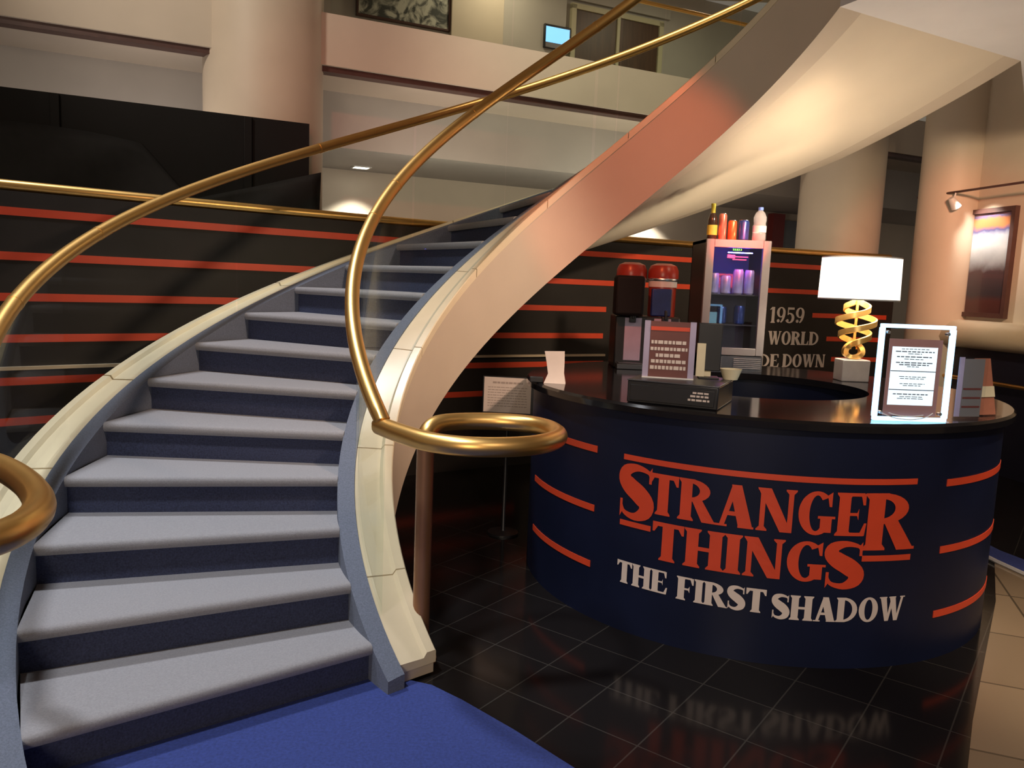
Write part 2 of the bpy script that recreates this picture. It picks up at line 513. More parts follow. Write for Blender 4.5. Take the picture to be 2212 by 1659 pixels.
def glyph(c):
    if c == 'T':
        return 0.80, quad(0, .89, .80, 1.0) + [[(0, 1), (0, .74), (.05, .74), (.15, .91)], [(.80, 1), (.65, .91), (.75, .74), (.80, .74)]] + stem(.26, .55, 0, 1, hi=False)
    if c == 'H':
        return 0.94, stem(.05, .34) + stem(.60, .89) + quad(.29, .45, .65, .55)
    if c == 'I':
        return 0.38, stem(.05, .33)
    if c == 'N':
        return 0.96, stem(.10, .22, s_=.07) + stem(.76, .88, 0, 1, lo=False, s_=.07) + [[(.02, 1), (.34, 1), (.88, 0), (.60, 0)]]
    if c == 'A':
        return 0.94, [[(.10, 0), (.22, 0), (.46, .80), (.38, 1)], [(.36, 1), (.60, 1), (.92, 0), (.58, 0), (.40, .62)]] + quad(.22, .27, .68, .37) + quad(0.02, 0, .30, .05) + quad(.56, 0, .94, .05)
    if c == 'R':
        return 0.92, stem(.05, .34) + bowl(.29, .46, 1.0, .50) + quad(.25, .46, .32, .535) + quad(.25, .925, .32, 1) + [[(.34, .50), (.60, .52), (.96, .0), (.62, .0)]] + quad(.62, 0, .97, .05)
    if c == 'P':
        return 0.82, stem(.05, .34) + bowl(.29, .42, 1.0, .52) + quad(.25, .42, .32, .495) + quad(.25, .925, .32, 1)
    if c == 'D':
        return 0.94, stem(.05, .34) + bowl(.29, 0, 1.0, .62, .22) + quad(.25, 0, .32, .075) + quad(.25, .925, .32, 1)
    if c == 'B':
        return 0.86, stem(.05, .34) + bowl(.29, .50, 1.0, .46) + bowl(.29, 0, .55, .54)
    if c == 'E':
        return 0.78, stem(.05, .34) + quad(.29, .92, .68, 1) + quad(.29, .47, .56, .54) + quad(.29, 0, .72, .08) + [[(.72, 1), (.60, .92), (.66, .72), (.72, .72)], [(.78, .30), (.72, .30), (.62, .08), (.74, 0)], [(.56, .64), (.52, .54), (.52, .47), (.56, .37)]]
    if c == 'F':
        return 0.74, stem(.05, .34) + quad(.29, .92, .66, 1) + quad(.29, .45, .54, .53) + [[(.72, 1), (.58, .92), (.66, .70), (.72, .70)], [(.56, .63), (.50, .53), (.50, .45), (.56, .35)]]
    if c == 'L':
        return 0.76, stem(.05, .34) + quad(.29, 0, .68, .08) + [[(.74, .32), (.68, .32), (.56, .08), (.72, 0)]]
    if c == 'O':
        return 0.92, ringed(.46, .5, .44, .51)
    if c == 'U':
        return 0.90, stem(.10, .31, .32, 1, lo=False) + stem(.66, .76, .32, 1, lo=False) + strip(arc(.43, .33, .33, .34, 180, 360), arc(.43, .33, .19, .255, 180, 360))
    if c == 'G':
        return 0.92, ringed(.46, .5, .43, .51, a0=48, a1=318) + quad(.56, .06, .84, .42) + quad(.50, .38, .92, .44) + [[(.70, .92), (.82, 1.0), (.82, .66), (.76, .66)]]
    if c == 'S':
        return 0.74, curve_s(.04, .70)
    if c == 'W':
        return 1.25, [[(.04, 1), (.33, 1), (.50, 0), (.32, 0)], [(.39, 0), (.50, 0), (.66, .74), (.56, .92)], [(.48, 1), (.77, 1), (.94, 0), (.76, 0)], [(.83, 0), (.94, 0), (1.18, 1), (1.06, 1)]] + quad(0, .95, .36, 1) + quad(.46, .95, .80, 1) + quad(1.0, .95, 1.25, 1)
    if c == '1':
        return 0.50, stem(.16, .38, hi=False) + [[(.02, .80), (.16, .86), (.16, .98), (.38, 1.0), (.16, 1.0), (.02, .86)]]
    if c == '9':
        return 0.74, ringed(.37, .68, .34, .33, .20, .07) + strip(arc(.28, .66, .43, .66, 0, -75), arc(.26, .62, .25, .55, 0, -75)) + ringed(.18, .14, .11, .10, .11, .10)
    if c == '5':
        return 0.72, quad(.12, .86, .64, 1.0) + quad(.12, .52, .20, .9) + strip(arc(.30, .33, .38, .33, 115, -150), arc(.28, .33, .18, .25, 115, -150)) + ringed(.14, .16, .10, .10, .10, .10)
    return 0.35, []


def lettering(text, u0, u1, z0, z1, fit=True, slope=0.0, gap=0.02):
    """polygons of a line of text filling u0..u1, z0..z1"""
    gs = [glyph(c) for c in text]
    tot = sum(g[0] for g in gs) + gap * (len(gs) - 1)
    k = (u1 - u0) / tot
    out = []
    x = 0.0
    for wd, polys in gs:
        for p in polys:
            out.append([(u0 + (x + a) * k, z0 + b * (z1 - z0) + slope * (x + a) * k) for a, b in p])
        x += wd + gap
    return out


def wrap(polys, fn, mb=None, off=0.002, maxw=0.06):
    """lay flat polygons on a curved surface"""
    mb = mb or MB()
    for p in polys:
        us = [q[0] for q in p]
        if len(p) == 4 and max(us) - min(us) > maxw:
            n = int((max(us) - min(us)) / maxw) + 1
            for i in range(n):
                t0, t1 = i / n, (i + 1) / n
                L = lambda a, b, t: (a[0] + (b[0] - a[0]) * t, a[1] + (b[1] - a[1]) * t)
                # split along the longer direction of the quad
                if abs(p[1][0] - p[0][0]) >= abs(p[3][0] - p[0][0]):
                    q = [L(p[0], p[1], t0), L(p[0], p[1], t1), L(p[3], p[2], t1), L(p[3], p[2], t0)]
                else:
                    q = [L(p[0], p[3], t0), L(p[1], p[2], t0), L(p[1], p[2], t1), L(p[0], p[3], t1)]
                mb.add([fn(a, b, off) for a, b in q], [(0, 1, 2, 3)])
        else:
            mb.add([fn(a, b, off) for a, b in p], [tuple(range(len(p)))])
    return mb


def bar(u0, u1, z0, z1):
    return [[(u0, z0), (u1, z0), (u1, z1), (u0, z1)]]


def solid_wrap(mb, fn, u0, u1, z0, z1, o0, o1, n):
    """a thick strip following a curved surface"""
    rs = []
    for i in range(n + 1):
        u = u0 + (u1 - u0) * i / n
        rs.append([fn(u, z0, o0), fn(u, z1, o0), fn(u, z1, o1), fn(u, z0, o1)])
    return mb.rings(rs)

# ------------------------------------------------------------------ the setting
def structure(o):
    o['kind'] = 'structure'
    return o


structure(MB().box((-9, -5, -0.12), (9, 14, 0.0)).build('floor', 'tile'))
CARPET = [(-0.27, 2.955), (-0.14, 2.85), (0.06, 2.66), (0.25, 2.46), (2.1, 0.55), (2.1, -4), (-8, -4), (-8, 2.3), (-1.62, 2.36), (-1.2, 3.1), (-0.7, 3.1)]
structure(MB().prism(CARPET[::-1], 0.0, 0.012).build('floor_carpet', 'blue_carpet', bevel=0.004))
structure(MB().prism([(0.97, 1.5), (4.5, 1.0), (4.6, 3.7), (3.17, 4.1), (3.05, 4.74), (2.67, 4.10), (1.83, 2.86)], 0.0, 0.006).build('floor_stone', 'stone'))
structure(MB().prism([(3.07, 4.74), (3.12, 4.45), (3.19, 4.1), (4.6, 3.7), (4.6, 3.95), (3.40, 4.25), (3.26, 4.78), (3.21, 4.95), (3.18, 5.5), (3.0, 5.4)], 0.0, 0.02).build('floor_runner', 'blue_carpet'))
structure(MB().tube([(3.0, 5.4, .014), (3.06, 4.74, .014), (3.11, 4.45, .014), (3.18, 4.1, .014), (4.6, 3.7, .014)], 0.014, 6).build('trim_1', 'white_edge'))
structure(MB().box((-9, -5, 6.5), (9, 14, 6.6)).build('ceiling', 'plaster_back'))

# striped parapet wall, gently curved
WC, WR = (9.5, -9.1), 18.6


def wallp(u, z, off=0.0):
    t = PI / 2 - u / WR
    return ((WC[0] + (WR - off) * math.cos(t), WC[1] + (WR - off) * math.sin(t), z))


wall = structure(solid_wrap(MB(), wallp, -17.5, -5.42, 0, 2.03, 0.0, -0.14, 60).build('wall_back', 'black_wall', smooth=True))
wall['label'] = 'black curved parapet wall with red horizontal stripes'
for z, u0, u1 in ((1.912, -17.4, -5.5), (1.652, -17.4, -5.5), (1.41, -17.4, -9.0), (1.41, -6.476, -5.5), (1.163, -17.4, -9.02), (1.163, -6.267, -5.5), (0.905, -17.4, -9.0), (0.945, -6.18, -5.5), (0.66, -17.4, -9.9), (0.40, -17.4, -9.9)):
    o = solid_wrap(MB(), wallp, u0, u1, z - .024, z + .024, 0.003, -0.004, int((u1 - u0) * 4) + 2).build('stripe', 'red_vinyl', wall)
    o['label'] = 'red painted stripe'
for txt, u0, u1, z0, z1 in (('1959', -7.03, -6.58, 1.320, 1.485), ('WORLD', -7.03, -6.37, 1.093, 1.235), ('UPSIDE', -7.555, -6.865, 0.857, 0.994), ('DOWN', -6.82, -6.262, 0.857, 0.996)):
    o = wrap(lettering(txt, u0, u1, z0, z1), wallp, off=0.004).build('lettering', 'white_vinyl', wall)
    o['label'] = 'white painted words'
o = solid_wrap(MB(), wallp, -15.5, -9.0, 0.975, 0.995, 0.03, -0.01, 30).build('ledge', 'ledge', wall)
o['label'] = 'thin cream ledge'
o = MB().tube([wallp(-17.4 + 11.9 * i / 60, 2.062, -0.03) for i in range(61)], 0.033, 12).build('top_rail', 'brass', wall, smooth=True)
o['label'] = 'polished brass top rail'

# upper floor slab with fascia, low balcony glass and brass rail
slab = MB()
spbox(slab, -7, 12, 6.8, 11.6, 3.335, 3.745)
slab = structure(slab.build('floor_upper', 'plaster_back'))
o = MB()
spbox(o, -7, 12, 6.83, 6.95, 3.29, 3.335)
o.build('painted_shadow_gap', 'frame_dark', slab)  # solid dark strip painted for the shade below the fascia
# bulkhead below the slab and the lower ceiling behind
o = MB()
spbox(o, -7, 12, 7.7, 7.9, 2.83, 3.335)
structure(o.build('wall_bulkhead', 'plaster_grey'))
o = MB()
spbox(o, -7, 12, 7.9, 9.3, 2.83, 2.93)
structure(o.build('ceiling_lower', 'plaster_grey'))
o = MB()
spbox(o, -7, 12, 9.2, 9.3, 0, 2.83)
structure(o.build('wall_lower', 'plaster_back'))
# upper gallery wall, in two tones with a projecting bay
o = MB()
spbox(o, -7, 12, 11.4, 11.6, 3.745, 6.5)
structure(o.build('wall_upper', 'plaster_grey'))
o = MB()
spbox(o, 4.10, 4.93, 11.3, 11.42, 3.745, 6.5)
structure(o.build('trim_2', 'plaster_back', bevel=0.01))
o = MB()
spbox(o, 4.93, 6.0, 11.34, 11.41, 3.745, 6.5)
structure(o.build('trim_3', 'plaster_grey'))
# columns
for nm, s_, p_, r_, z0 in (('column_1', 0.925, 7.02, 0.475, 0.0), ('column_2', 7.42, 6.95, 0.46, 0.0)):
    q = SP(s_, p_)
    structure(MB().lathe([(r_, z0), (r_, 6.5)], (q.x, q.y, 0), 64).build(nm, 'plaster', smooth=True))
structure(MB().lathe([(0.31, 0), (0.31, 6.5)], (4.47, 8.35, 0), 48).build('column_3', 'plaster', smooth=True))
# dark red upright and steel-grey window between the columns
o = MB()
spbox(o, 8.66, 9.35, 9.13, 9.19, 0.9, 2.72)
structure(o.build('window_1', mat('grey_window', (0.16, 0.17, 0.19), 0.3, var=0.1, scale=3)))
o = MB()
spbox(o, 8.40, 8.62, 9.08, 9.2, 0.0, 2.80)
structure(o.build('trim_4', mat('dark_red_paint', (0.22, 0.03, 0.03), 0.5, var=0.1, scale=3)))


# right-hand wall
WDIR = Vector((-0.2, 1, 0)).normalized()
WNRM = Vector((-1, -0.2, 0)).normalized()      # towards the room
WORG = Vector((6.2, 0, 0))                     # x + 0.2 y = 6.2


def rw(t, off=0.0, z=0.0):
    v = WORG + WDIR * t + WNRM * off
    return Vector((v.x, v.y, z))


def rwbox(mb, t0, t1, o0, o1, z0, z1):
    a = [rw(t0, o0), rw(t0, o1), rw(t1, o1), rw(t1, o0)]
    return mb.prism([(q.x, q.y) for q in a], z0, z1)


structure(rwbox(MB(), -3, 8.75, 0, -0.15, 0, 6.5).build('wall_right', 'plaster'))
structure(rwbox(MB(), 2.0, 8.55, 0.0, 0.10, 0, 1.17).build('baseboard_right', 'navy'))
prof = [(0.0, 1.165), (0.16, 1.165), (0.22, 1.20), (0.24, 1.26), (0.22, 1.34), (0.16, 1.41), (0.08, 1.435), (0.0, 1.435)]
led = MB().rings([[rw(t, a, z) for a, z in prof] for t in (2.0, 4.0, 6.0, 8.5)])
structure(led.build('trim_5', 'ledge', smooth=True, angle=60))
o = MB().tube([rw(t, 0.16, 0.86) for t in (2.0, 4.0, 6.0, 8.4)], 0.02, 10)
structure(o.build('trim_6', 'brass', smooth=True))

# ------------------------------------------------------------------ spiral staircase
CX, CY, H_, DTH, T1 = 0.618064, 3.844600, 0.16985026, 0.16094908, 3.78997799
RI0, RI1, RI2, RO0, RO1, RO2 = 1.190, 1.360, 1.437, 2.619, 2.690, 2.870


def HP(r, n, z):
    t = T1 - (n - 1) * DTH
    return Vector((CX + r * math.cos(t), CY + r * math.sin(t), z))


stair = empty('spiral_staircase', HP(2.0, 1.0, 0.012), 'curved blue-carpeted staircase with cream sides, glass panels and brass handrails', 'staircase')


def sbuild(mb, name, mt, parent=stair, **k):
    """build a part in world coordinates and hang it on the staircase"""
    o = mb.build(name, mt, None, **k)
    o.parent = parent
    o.matrix_parent_inverse = Matrix.Identity(4)
    off = Vector((0, 0, 0))
    q = parent
    while q is not None:
        off += q.location
        q = q.parent
    for v in o.data.vertices:
        v.co -= off
    return o


NT = 21.45


def frange(a, b, st):
    n = max(1, int(round((b - a) / st)))
    return [a + (b - a) * i / n for i in range(n + 1)]


def zc(n): return max(0.012, n * H_ - 0.26)


def hsweep(sec, n0, n1, st=0.25):
    return MB().rings([[HP(r, n, z) for r, z in sec(n)] for n in frange(n0, n1, st)])


def zb(n): return max(0.012, n * H_ - 0.505)


def zo(n): return max(0.012, n * H_ - 0.505 - .075 * min(1.0, max(0.0, (21.45 - n) / 2.5)))


sbuild(hsweep(lambda n: [(RI0, zb(n)), (RI1, zb(n)), (RI1, n * H_ - .016), (RI0, n * H_ - .016)], 0.55, NT), 'inner_stringer', 'plaster', smooth=True)['label'] = 'cream curved inner side of the stair'
sbuild(hsweep(lambda n: [(RO1, zo(n)), (RO2, zo(n)), (RO2, n * H_ - .016), (RO1, n * H_ - .016)], 0.55, NT), 'outer_stringer', 'plaster', smooth=True)['label'] = 'cream curved outer side of the stair'
sbuild(hsweep(lambda n: [(RI1, zc(n)), (RI2, zc(n)), (RI2, n * H_ + .004), (RI1 + .01, n * H_ + .012), (RI1, n * H_ + .012)], 0.35, NT), 'carpet_border', 'stair_carpet', smooth=True)['label'] = 'grey-blue carpeted border'
sbuild(hsweep(lambda n: [(RO0, zc(n)), (RO1, zc(n)), (RO1, n * H_ + .012), (RO1 - .01, n * H_ + .012), (RO0, n * H_ + .004)], 0.55, NT), 'carpet_border', 'stair_carpet', smooth=True)['label'] = 'grey-blue carpeted border'
sbuild(hsweep(lambda n: [(RI1, zb(n)), (RO1, zo(n)), (RO1, max(zb(n) + .01, n * H_ - .255)), (RI1, max(zb(n) + .01, n * H_ - .255))], 1.6, NT), 'soffit', 'soffit', smooth=True)['label'] = 'smooth cream underside'
# caps in lengths with open joints; each has a raised lip on its outer edge
for nm, ra, rb_, lip in (('inner', RI0 - .006, RI1 - .002, -1), ('outer', RO1 + .002, RO2 + .006, 1)):
    cuts = [0.5, 2.0, 4.6, 7.2, 9.8, 12.4, 15.0, 17.6, 20.2, 21.45]
    if lip > 0: cuts = [0.5, 3.05, 4.1, 5.9, 9.0, 12.2, 15.4, 18.6, 21.45]
    for a, b in zip(cuts[:-1], cuts[1:]):
        def sec(n):
            z = n * H_
            w_ = rb_ - ra
            if lip < 0:
                return [(ra, z - .03), (rb_, z - .03), (rb_, z + .006), (ra + .06, z + .002), (ra + .045, z + .022), (ra + .005, z + .022), (ra, z + .016)]
            return [(ra, z - .03), (rb_, z - .03), (rb_, z + .016), (rb_ - .005, z + .022), (rb_ - .045, z + .022), (rb_ - .06, z + .002), (ra, z + .006)]
        sbuild(hsweep(sec, a + .012, b - .012), 'stringer_cap', 'cap', smooth=True)
# treads and risers
for i in range(1, 21):
    z = i * H_
    prof = [(-.022, -.046), (-.030, -.036), (-.034, -.022), (-.030, -.009), (-.020, -.001), (0.0, 0.0)]
    rs = []
    for r in frange(RI2, RO0, 0.12):
        loop = [HP(r, i + d / (r * DTH), z + dz) for d, dz in prof]
        loop += [HP(r, i + .5, z), HP(r, i + 1.08, z), HP(r, i + 1.08, z - .046), HP(r, i + .5, z - .046)]
        rs.append(loop)
    tr = sbuild(MB().rings(rs), 'tread', 'lit_tread_carpet', smooth=True, angle=50)
    rs = []
    for r in frange(RI2, RO0, 0.3):
        rs.append([HP(r, i, (i - 1) * H_ + (0.012 if i == 1 else -.02)), HP(r, i, z - .03), HP(r, i + .02 / (r * DTH), z - .03), HP(r, i + .02 / (r * DTH), (i - 1) * H_ + (0.012 if i == 1 else -.02))])
    sbuild(MB().rings(rs), 'riser', 'shaded_riser_carpet', parent=tr)['label'] = 'dark blue carpeted riser'
# glass balustrade panels
for rg, n0 in ((1.352, 1.3), (2.722, 1.3)):
    nn = frange(n0, 21.4, 3.4)
    for a, b in zip(nn[:-1], nn[1:]):
        sbuild(hsweep(lambda n: [(rg - .006, n * H_ - .005), (rg + .006, n * H_ - .005), (rg + .006, n * H_ + .84), (rg - .006, n * H_ + .84)], a + .03, b - .03), 'glass_panel', 'glass', smooth=True)['label'] = 'clear greenish glass panel'
# handrails, each ending in a level ring
ring_in = [(-0.515, 3.055, 1.030), (-0.408, 2.930, 1.024), (-0.295, 2.825, 1.020), (-0.165, 2.770, 1.020), (-0.030, 2.780, 1.020), (0.090, 2.840, 1.020), (0.168, 2.945, 1.020), (0.190, 3.060, 1.020), (0.160, 3.185, 1.020), (0.085, 3.275, 1.020), (-0.045, 3.310, 1.020), (-0.190, 3.285, 1.020), (-0.300, 3.225, 1.015), (-0.340, 3.185, 0.985), (-0.345, 3.180, 0.94)]
hr = sbuild(MB().tube([HP(1.383, n, n * H_ + 0.862) for n in frange(1.15, 21.9, 0.2)][::-1] + [Vector((-.515, 3.055, 1.032))], 0.033, 16), 'handrail', 'brass', smooth=True)
hr['label'] = 'brass handrail of the inner side'
sbuild(MB().tube(catmull(ring_in, 6), 0.037, 16), 'volute', 'brass', parent=hr, smooth=True)['label'] = 'level brass ring end'
o = sbuild(MB().tube([(-.345, 3.18, 0.96), (-.345, 3.18, 0.0)], 0.036, 16).lathe([(0.07, 0.0), (0.07, 0.012), (0.045, 0.02)], (-.345, 3.18, 0), 24), 'newel_post', 'bronze', parent=hr, smooth=True)
o['label'] = 'brown metal post under the ring'
ring_out = [(-1.545, 2.235, 1.030), (-1.43, 2.175, 1.026), (-1.27, 2.03, 1.022), (-1.145, 1.87, 1.02), (-1.085, 1.72, 1.02), (-1.09, 1.60, 1.02), (-1.16, 1.50, 1.02), (-1.29, 1.45, 1.02), (-1.44, 1.49, 1.02), (-1.56, 1.60, 1.02), (-1.63, 1.76, 1.02), (-1.645, 1.90, 1.015), (-1.645, 1.96, 0.985), (-1.645, 1.965, 0.94)]
hr2 = sbuild(MB().tube([HP(2.705, n, n * H_ + 0.872) for n in frange(1.1, 21.9, 0.2)][::-1] + [Vector((-1.545, 2.235, 1.032))], 0.033, 16), 'handrail', 'brass', smooth=True)
hr2['label'] = 'brass handrail of the outer side'
sbuild(MB().tube(catmull(ring_out, 6), 0.037, 16), 'volute', 'brass', parent=hr2, smooth=True)['label'] = 'level brass ring end'
sbuild(MB().tube([(-1.645, 1.965, 0.96), (-1.645, 1.965, 0.012)], 0.036, 16), 'newel_post', 'bronze', parent=hr2, smooth=True)['label'] = 'brown metal post under the ring'
for par, rr, dz, ns in ((hr, 1.383, .862, (6.2, 7.35, 10.3, 14.0)), (hr2, 2.705, .872, (3.4, 5.3, 9.55, 12.7))):
    for n in ns:
        sbuild(MB().tube([HP(rr, n - .03, (n - .03) * H_ + dz), HP(rr, n + .03, (n + .03) * H_ + dz)], 0.0345, 16), 'joint_sleeve', 'brass', parent=par, smooth=True)
# upper landing the flight arrives at
q0, q1 = HP(RI0, NT, 0), HP(RO2, NT, 0)
structure(MB().prism([(q0.x, q0.y), (2.25, 3.1), (2.25, -3), (8, -3), (8, 7.6), (q1.x + .6, q1.y + .9), (q1.x, q1.y)], NT * H_ - .505, NT * H_).build('floor_landing', 'landing'))

# ------------------------------------------------------------------ round reception desk
DX, DY, DR = 1.377, 4.50, 1.25


def deskp(u, z, off=0.0):
    t = -PI / 2 + u / DR
    return (DX + (DR + off) * math.cos(t), DY + (DR + off) * math.sin(t), z)


def ringbody(r0, r1, z0, z1, seg=120, rz=0.0):
    return MB().rings([[(r * math.cos(2 * PI * k / seg), r * math.sin(2 * PI * k / seg), z) for r, z in ((r0, z0), (r1, z0), (r1, z1 - rz), (r1 - rz, z1), (r0, z1))] for k in range(seg)], closed=True)


desk = empty('reception_desk', (DX, DY, 0), 'round black reception desk with a red and white show title on its front', 'desk')
ringbody(0.66, DR, 0.0, 1.052).build('body', 'desk', desk, smooth=True)
ringbody(0.62, 1.294, 1.050, 1.090, rz=0.012).build('countertop', 'counter', desk, smooth=True, angle=30)['label'] = 'polished black countertop'
ringbody(0.40, 0.66, 0.70, 0.73).build('inner_shelf', 'navy', desk, smooth=True)


def dparent(o, lab):
    for v in o.data.vertices: v.co -= Vector((DX, DY, 0))
    o.parent = desk
    o['label'] = lab
    return o


for b in (bar(-.925, .385, .822, .848), bar(-.927, -.765, .511, .537), bar(.150, .388, .486, .512)):
    dparent(wrap(b, deskp, off=.003).build('title_rule', 'red_vinyl'), 'thin red rule by the title')
t = lettering('S', -.945, -.760, .552, .805) + lettering('TRANGE', -.785, .155, .598, .786) + lettering('R', .146, .388, .535, .786)
dparent(wrap(t, deskp, off=.003).build('title_lettering', 'red_vinyl'), 'red serif word STRANGER')
t = lettering('THING', -.755, -.005, .390, .566) + lettering('S', -.015, .163, .366, .572)
dparent(wrap(t, deskp, off=.003).build('title_lettering', 'red_vinyl'), 'red serif word THINGS')
for tx, a, b, c, d in (('THE', -.927, -.668, .236, .342), ('FIRST', -.625, -.240, .230, .337), ('SHADOW', -.217, .382, .214, .324)):
    dparent(wrap(lettering(tx, a, b, c, d), deskp, off=.003).build('subtitle_lettering', 'white_vinyl'), 'white serif word ' + tx)
for u0, u1, z in ((-1.72, -1.088, .838), (-1.72, -1.088, .548), (-1.72, -1.095, .268), (.563, 1.30, .818), (.565, 1.30, .513), (.567, 1.30, .214)):
    dparent(solid_wrap(MB(), deskp, u0, u1, z - .016, z + .016, .003, -.002, 14).build('side_stripe', 'red_vinyl'), 'red stripe')
# ------------------------------------------------------------------ things on the desk
CT = 1.0905


def T(x, y, z=0.0, rz=0.0):
    return Matrix.Translation((x, y, z)) @ Matrix.Rotation(rz, 4, 'Z')


def textlines(mb, rows, mtx, h=0.004):
    """printed lines too small to read, as rows of short word bars on a sheet facing -y"""
    for x0, x1, z, hh in rows:
        x = x0
        while x < x1 - 0.004:
            wd = min(random.uniform(0.010, 0.026), x1 - x)
            mb.add([mtx @ Vector(p) for p in ((x, 0, z - hh / 2), (x + wd, 0, z - hh / 2), (x + wd, 0, z + hh / 2), (x, 0, z + hh / 2))], [(0, 1, 2, 3)])
            x += wd + 0.004
    return mb


# glowing menu display
sg = empty('menu_display', (1.705, 3.335, CT), 'glowing blue-white edge-lit acrylic menu stand on the black counter', 'sign', rz=R(3))
W2, HH = 0.160, 0.412
fr = MB()
for z in (0.008, HH - 0.008): fr.box((-W2, -.012, z - .008), (W2, .012, z + .008))
for x in (-W2 + .006, W2 - .006): fr.box((x - .008, -.014, .016), (x + .008, .014, HH - .016))
fr.build('light_frame', 'led', sg, bevel=.003)
MB().box((-W2 + .012, -.009, .016), (W2 - .012, .004, HH - .016)).build('acrylic_sheet', 'clear', sg)
MB().box((-.115, .0045, .022), (.118, .0075, HH - .062)).build('card', 'menu_brown', sg)['label'] = 'brown menu card'
MB().box((-.112, .0085, .03), (.115, .0105, HH - .07)).build('light_panel', 'back_light', sg)
pg = MB().box((-.100, .0028, .068), (.098, .0042, HH - .095)).build('sheet', 'menu_paper', sg)
rows = []
for z, a in ((.308, .06), (.297, .085), (.288, .03), (.275, .078), (.265, .045), (.250, .08), (.241, .065), (.233, .03), (.190, .06), (.182, .055), (.160, .055), (.152, .04), (.115, .08), (.104, .05), (.096, .06)):
    rows.append((-a, a, z, .0045 if a > .06 else .003))
textlines(MB(), rows, T(0, .0024)).build('print', 'ink', pg)
MB().box((-.100, .0018, .212), (.098, .0026, .2155)).box((-.100, .0018, .132), (.098, .0026, .1355)).build('rule', 'ink', pg)
for x in (-W2 + .03, W2 - .03):
    for z in (.035, HH - .035):
        MB().tube([(x, -.0125, z), (x, .008, z)], .007, 12).build('standoff', 'alu', sg, smooth=True)
MB().box((-W2, -.03, 0), (W2, .03, .006)).build('foot', 'clear', sg)
MB().tube(catmull([(-.13, -.022, .034), (-.10, -.024, .022), (-.06, -.025, .013), (0, -.025, .010), (.06, -.024, .022), (.09, -.022, .040)], 6), .0022, 6).tube(catmull([(-.10, -.018, .036), (-.06, -.020, .026), (0, -.022, .024), (.05, -.02, .030)], 6), .0022, 6).build('cable', 'white_plastic', sg, smooth=True)

# leaflet holders right of the menu stand
lf = empty('leaflet_holder', (2.035, 3.47, CT), 'clear leaflet holder with pale lilac pages beside the glowing menu stand', 'leaflet holder', rz=R(14))
MB().box((-.075, -.005, .004), (.075, 0, .28)).build('acrylic', 'clear', lf)
MB().box((-.078, -.03, 0), (.078, .03, .005)).build('foot', 'clear', lf)
MB().box((-.045, .001, .01), (.062, .004, .268)).build('leaflet', 'grey_card', lf)
MB().box((-.072, .001, .01), (-.046, .005, .275)).build('page_edge', 'lilac', lf)
b_ = MB()
for z in (.05, .09, .13): b_.box((-.04, -.0005, z), (.055, .001, z + .008))
b_.build('band', 'maroon', lf)
lf2 = empty('leaflet_holder', (2.20, 3.60, CT), 'small leaning holder with orange-brown leaflets, last on the counter', 'leaflet holder', rz=R(25))
lm = Matrix.Rotation(R(-12), 4, 'X')
MB().box((-.055, -.004, .004), (.055, 0, .265), lm).build('leaflet', 'orange_card', lf2)
MB().box((-.06, -.03, 0), (.06, .05, .006)).build('foot', 'clear', lf2)
MB().box((-.06, -.012, .085), (.05, -.006, .135), lm).build('slip', 'cream_paper', lf2)['label'] = 'cream slip of paper'

# black cash box with a framed sign, a tablet and a little pot on it
BX, BY, BR_ = 0.795, 3.665, R(-24.5)
bx = empty('cash_drawer', (BX, BY, CT), 'flat black cash drawer on the front of the counter', 'cash drawer', rz=BR_)
MB().box((-.205, -.195, 0), (.205, .195, .102)).build('housing', 'black_plastic', bx, bevel=.006)
MB().box((-.19, -.199, .012), (.19, -.194, .084)).build('drawer_front', 'black_plastic', bx, bevel=.002)
MB().box((-.207, -.197, .100), (.207, .197, .1065)).build('lid', 'dark_steel', bx, bevel=.002)
tl = MB()
textlines(tl, [(.095, .165, .070, .008), (.085, .17, .055, .009), (.075, .175, .038, .009)], T(0, -.2005))
tl.build('print', 'white_vinyl', bx)
ZT = CT + .107
fs = empty('framed_sign', (0.722, 3.645, ZT), 'small acrylic stand with a maroon card of white print on the cash drawer', 'sign', rz=R(-10))
MB().box((-.118, -.012, 0), (-.088, .012, .268)).box((.088, -.012, 0), (.118, .012, .268)).box((-.118, -.014, .262), (.118, .014, .272)).build('frame', 'clear', fs)
MB().box((-.118, -.016, 0), (.118, .016, .006)).build('foot', 'white_plastic', fs)
for x in (-.1175, .09): MB().box((x, -.001, .006), (x + .0275, .004, .266)).build('margin', 'lilac', fs)
cd = MB().box((-.09, -.002, .006), (.09, .006, .264)).build('card', 'maroon', fs)
MB().box((-.088, -.0045, .222), (.088, -.002, .240)).build('heading', 'red_vinyl', cd)
textlines(MB(), [(-.083, .08, .168, .016), (-.085, .083, .137, .015), (-.06, .055, .107, .016), (-.08, .078, .079, .016), (-.083, .083, .050, .017)], T(0, -.0045)).build('print', 'white_vinyl', cd)
tb = empty('tablet_stand', (0.925, 3.735, ZT), 'slim black tablet on a cream stand behind the framed sign', 'tablet', rz=R(-8))
MB().box((-.05, -.006, .035), (.062, .006, .262)).build('tablet', 'black_plastic', tb, bevel=.004)
MB().box((-.04, -.05, 0), (.055, .04, .008)).build('base', 'black_plastic', tb, bevel=.002)
MB().box((-.052, -.016, .008), (-.012, -.008, .165)).box((-.02, .006, .008), (.02, .014, .12)).build('stand', 'cream_paper', tb)
pt = empty('paper_pot', (1.035, 3.715, ZT), 'little cream tapered pot on the corner of the cash drawer', 'pot')
MB().lathe([(.0, 0), (.033, 0), (.052, .05), (.048, .05), (.03, .006), (0, .006)], seg=28, caps=False).build('cup', 'cream_paper', pt, smooth=True)

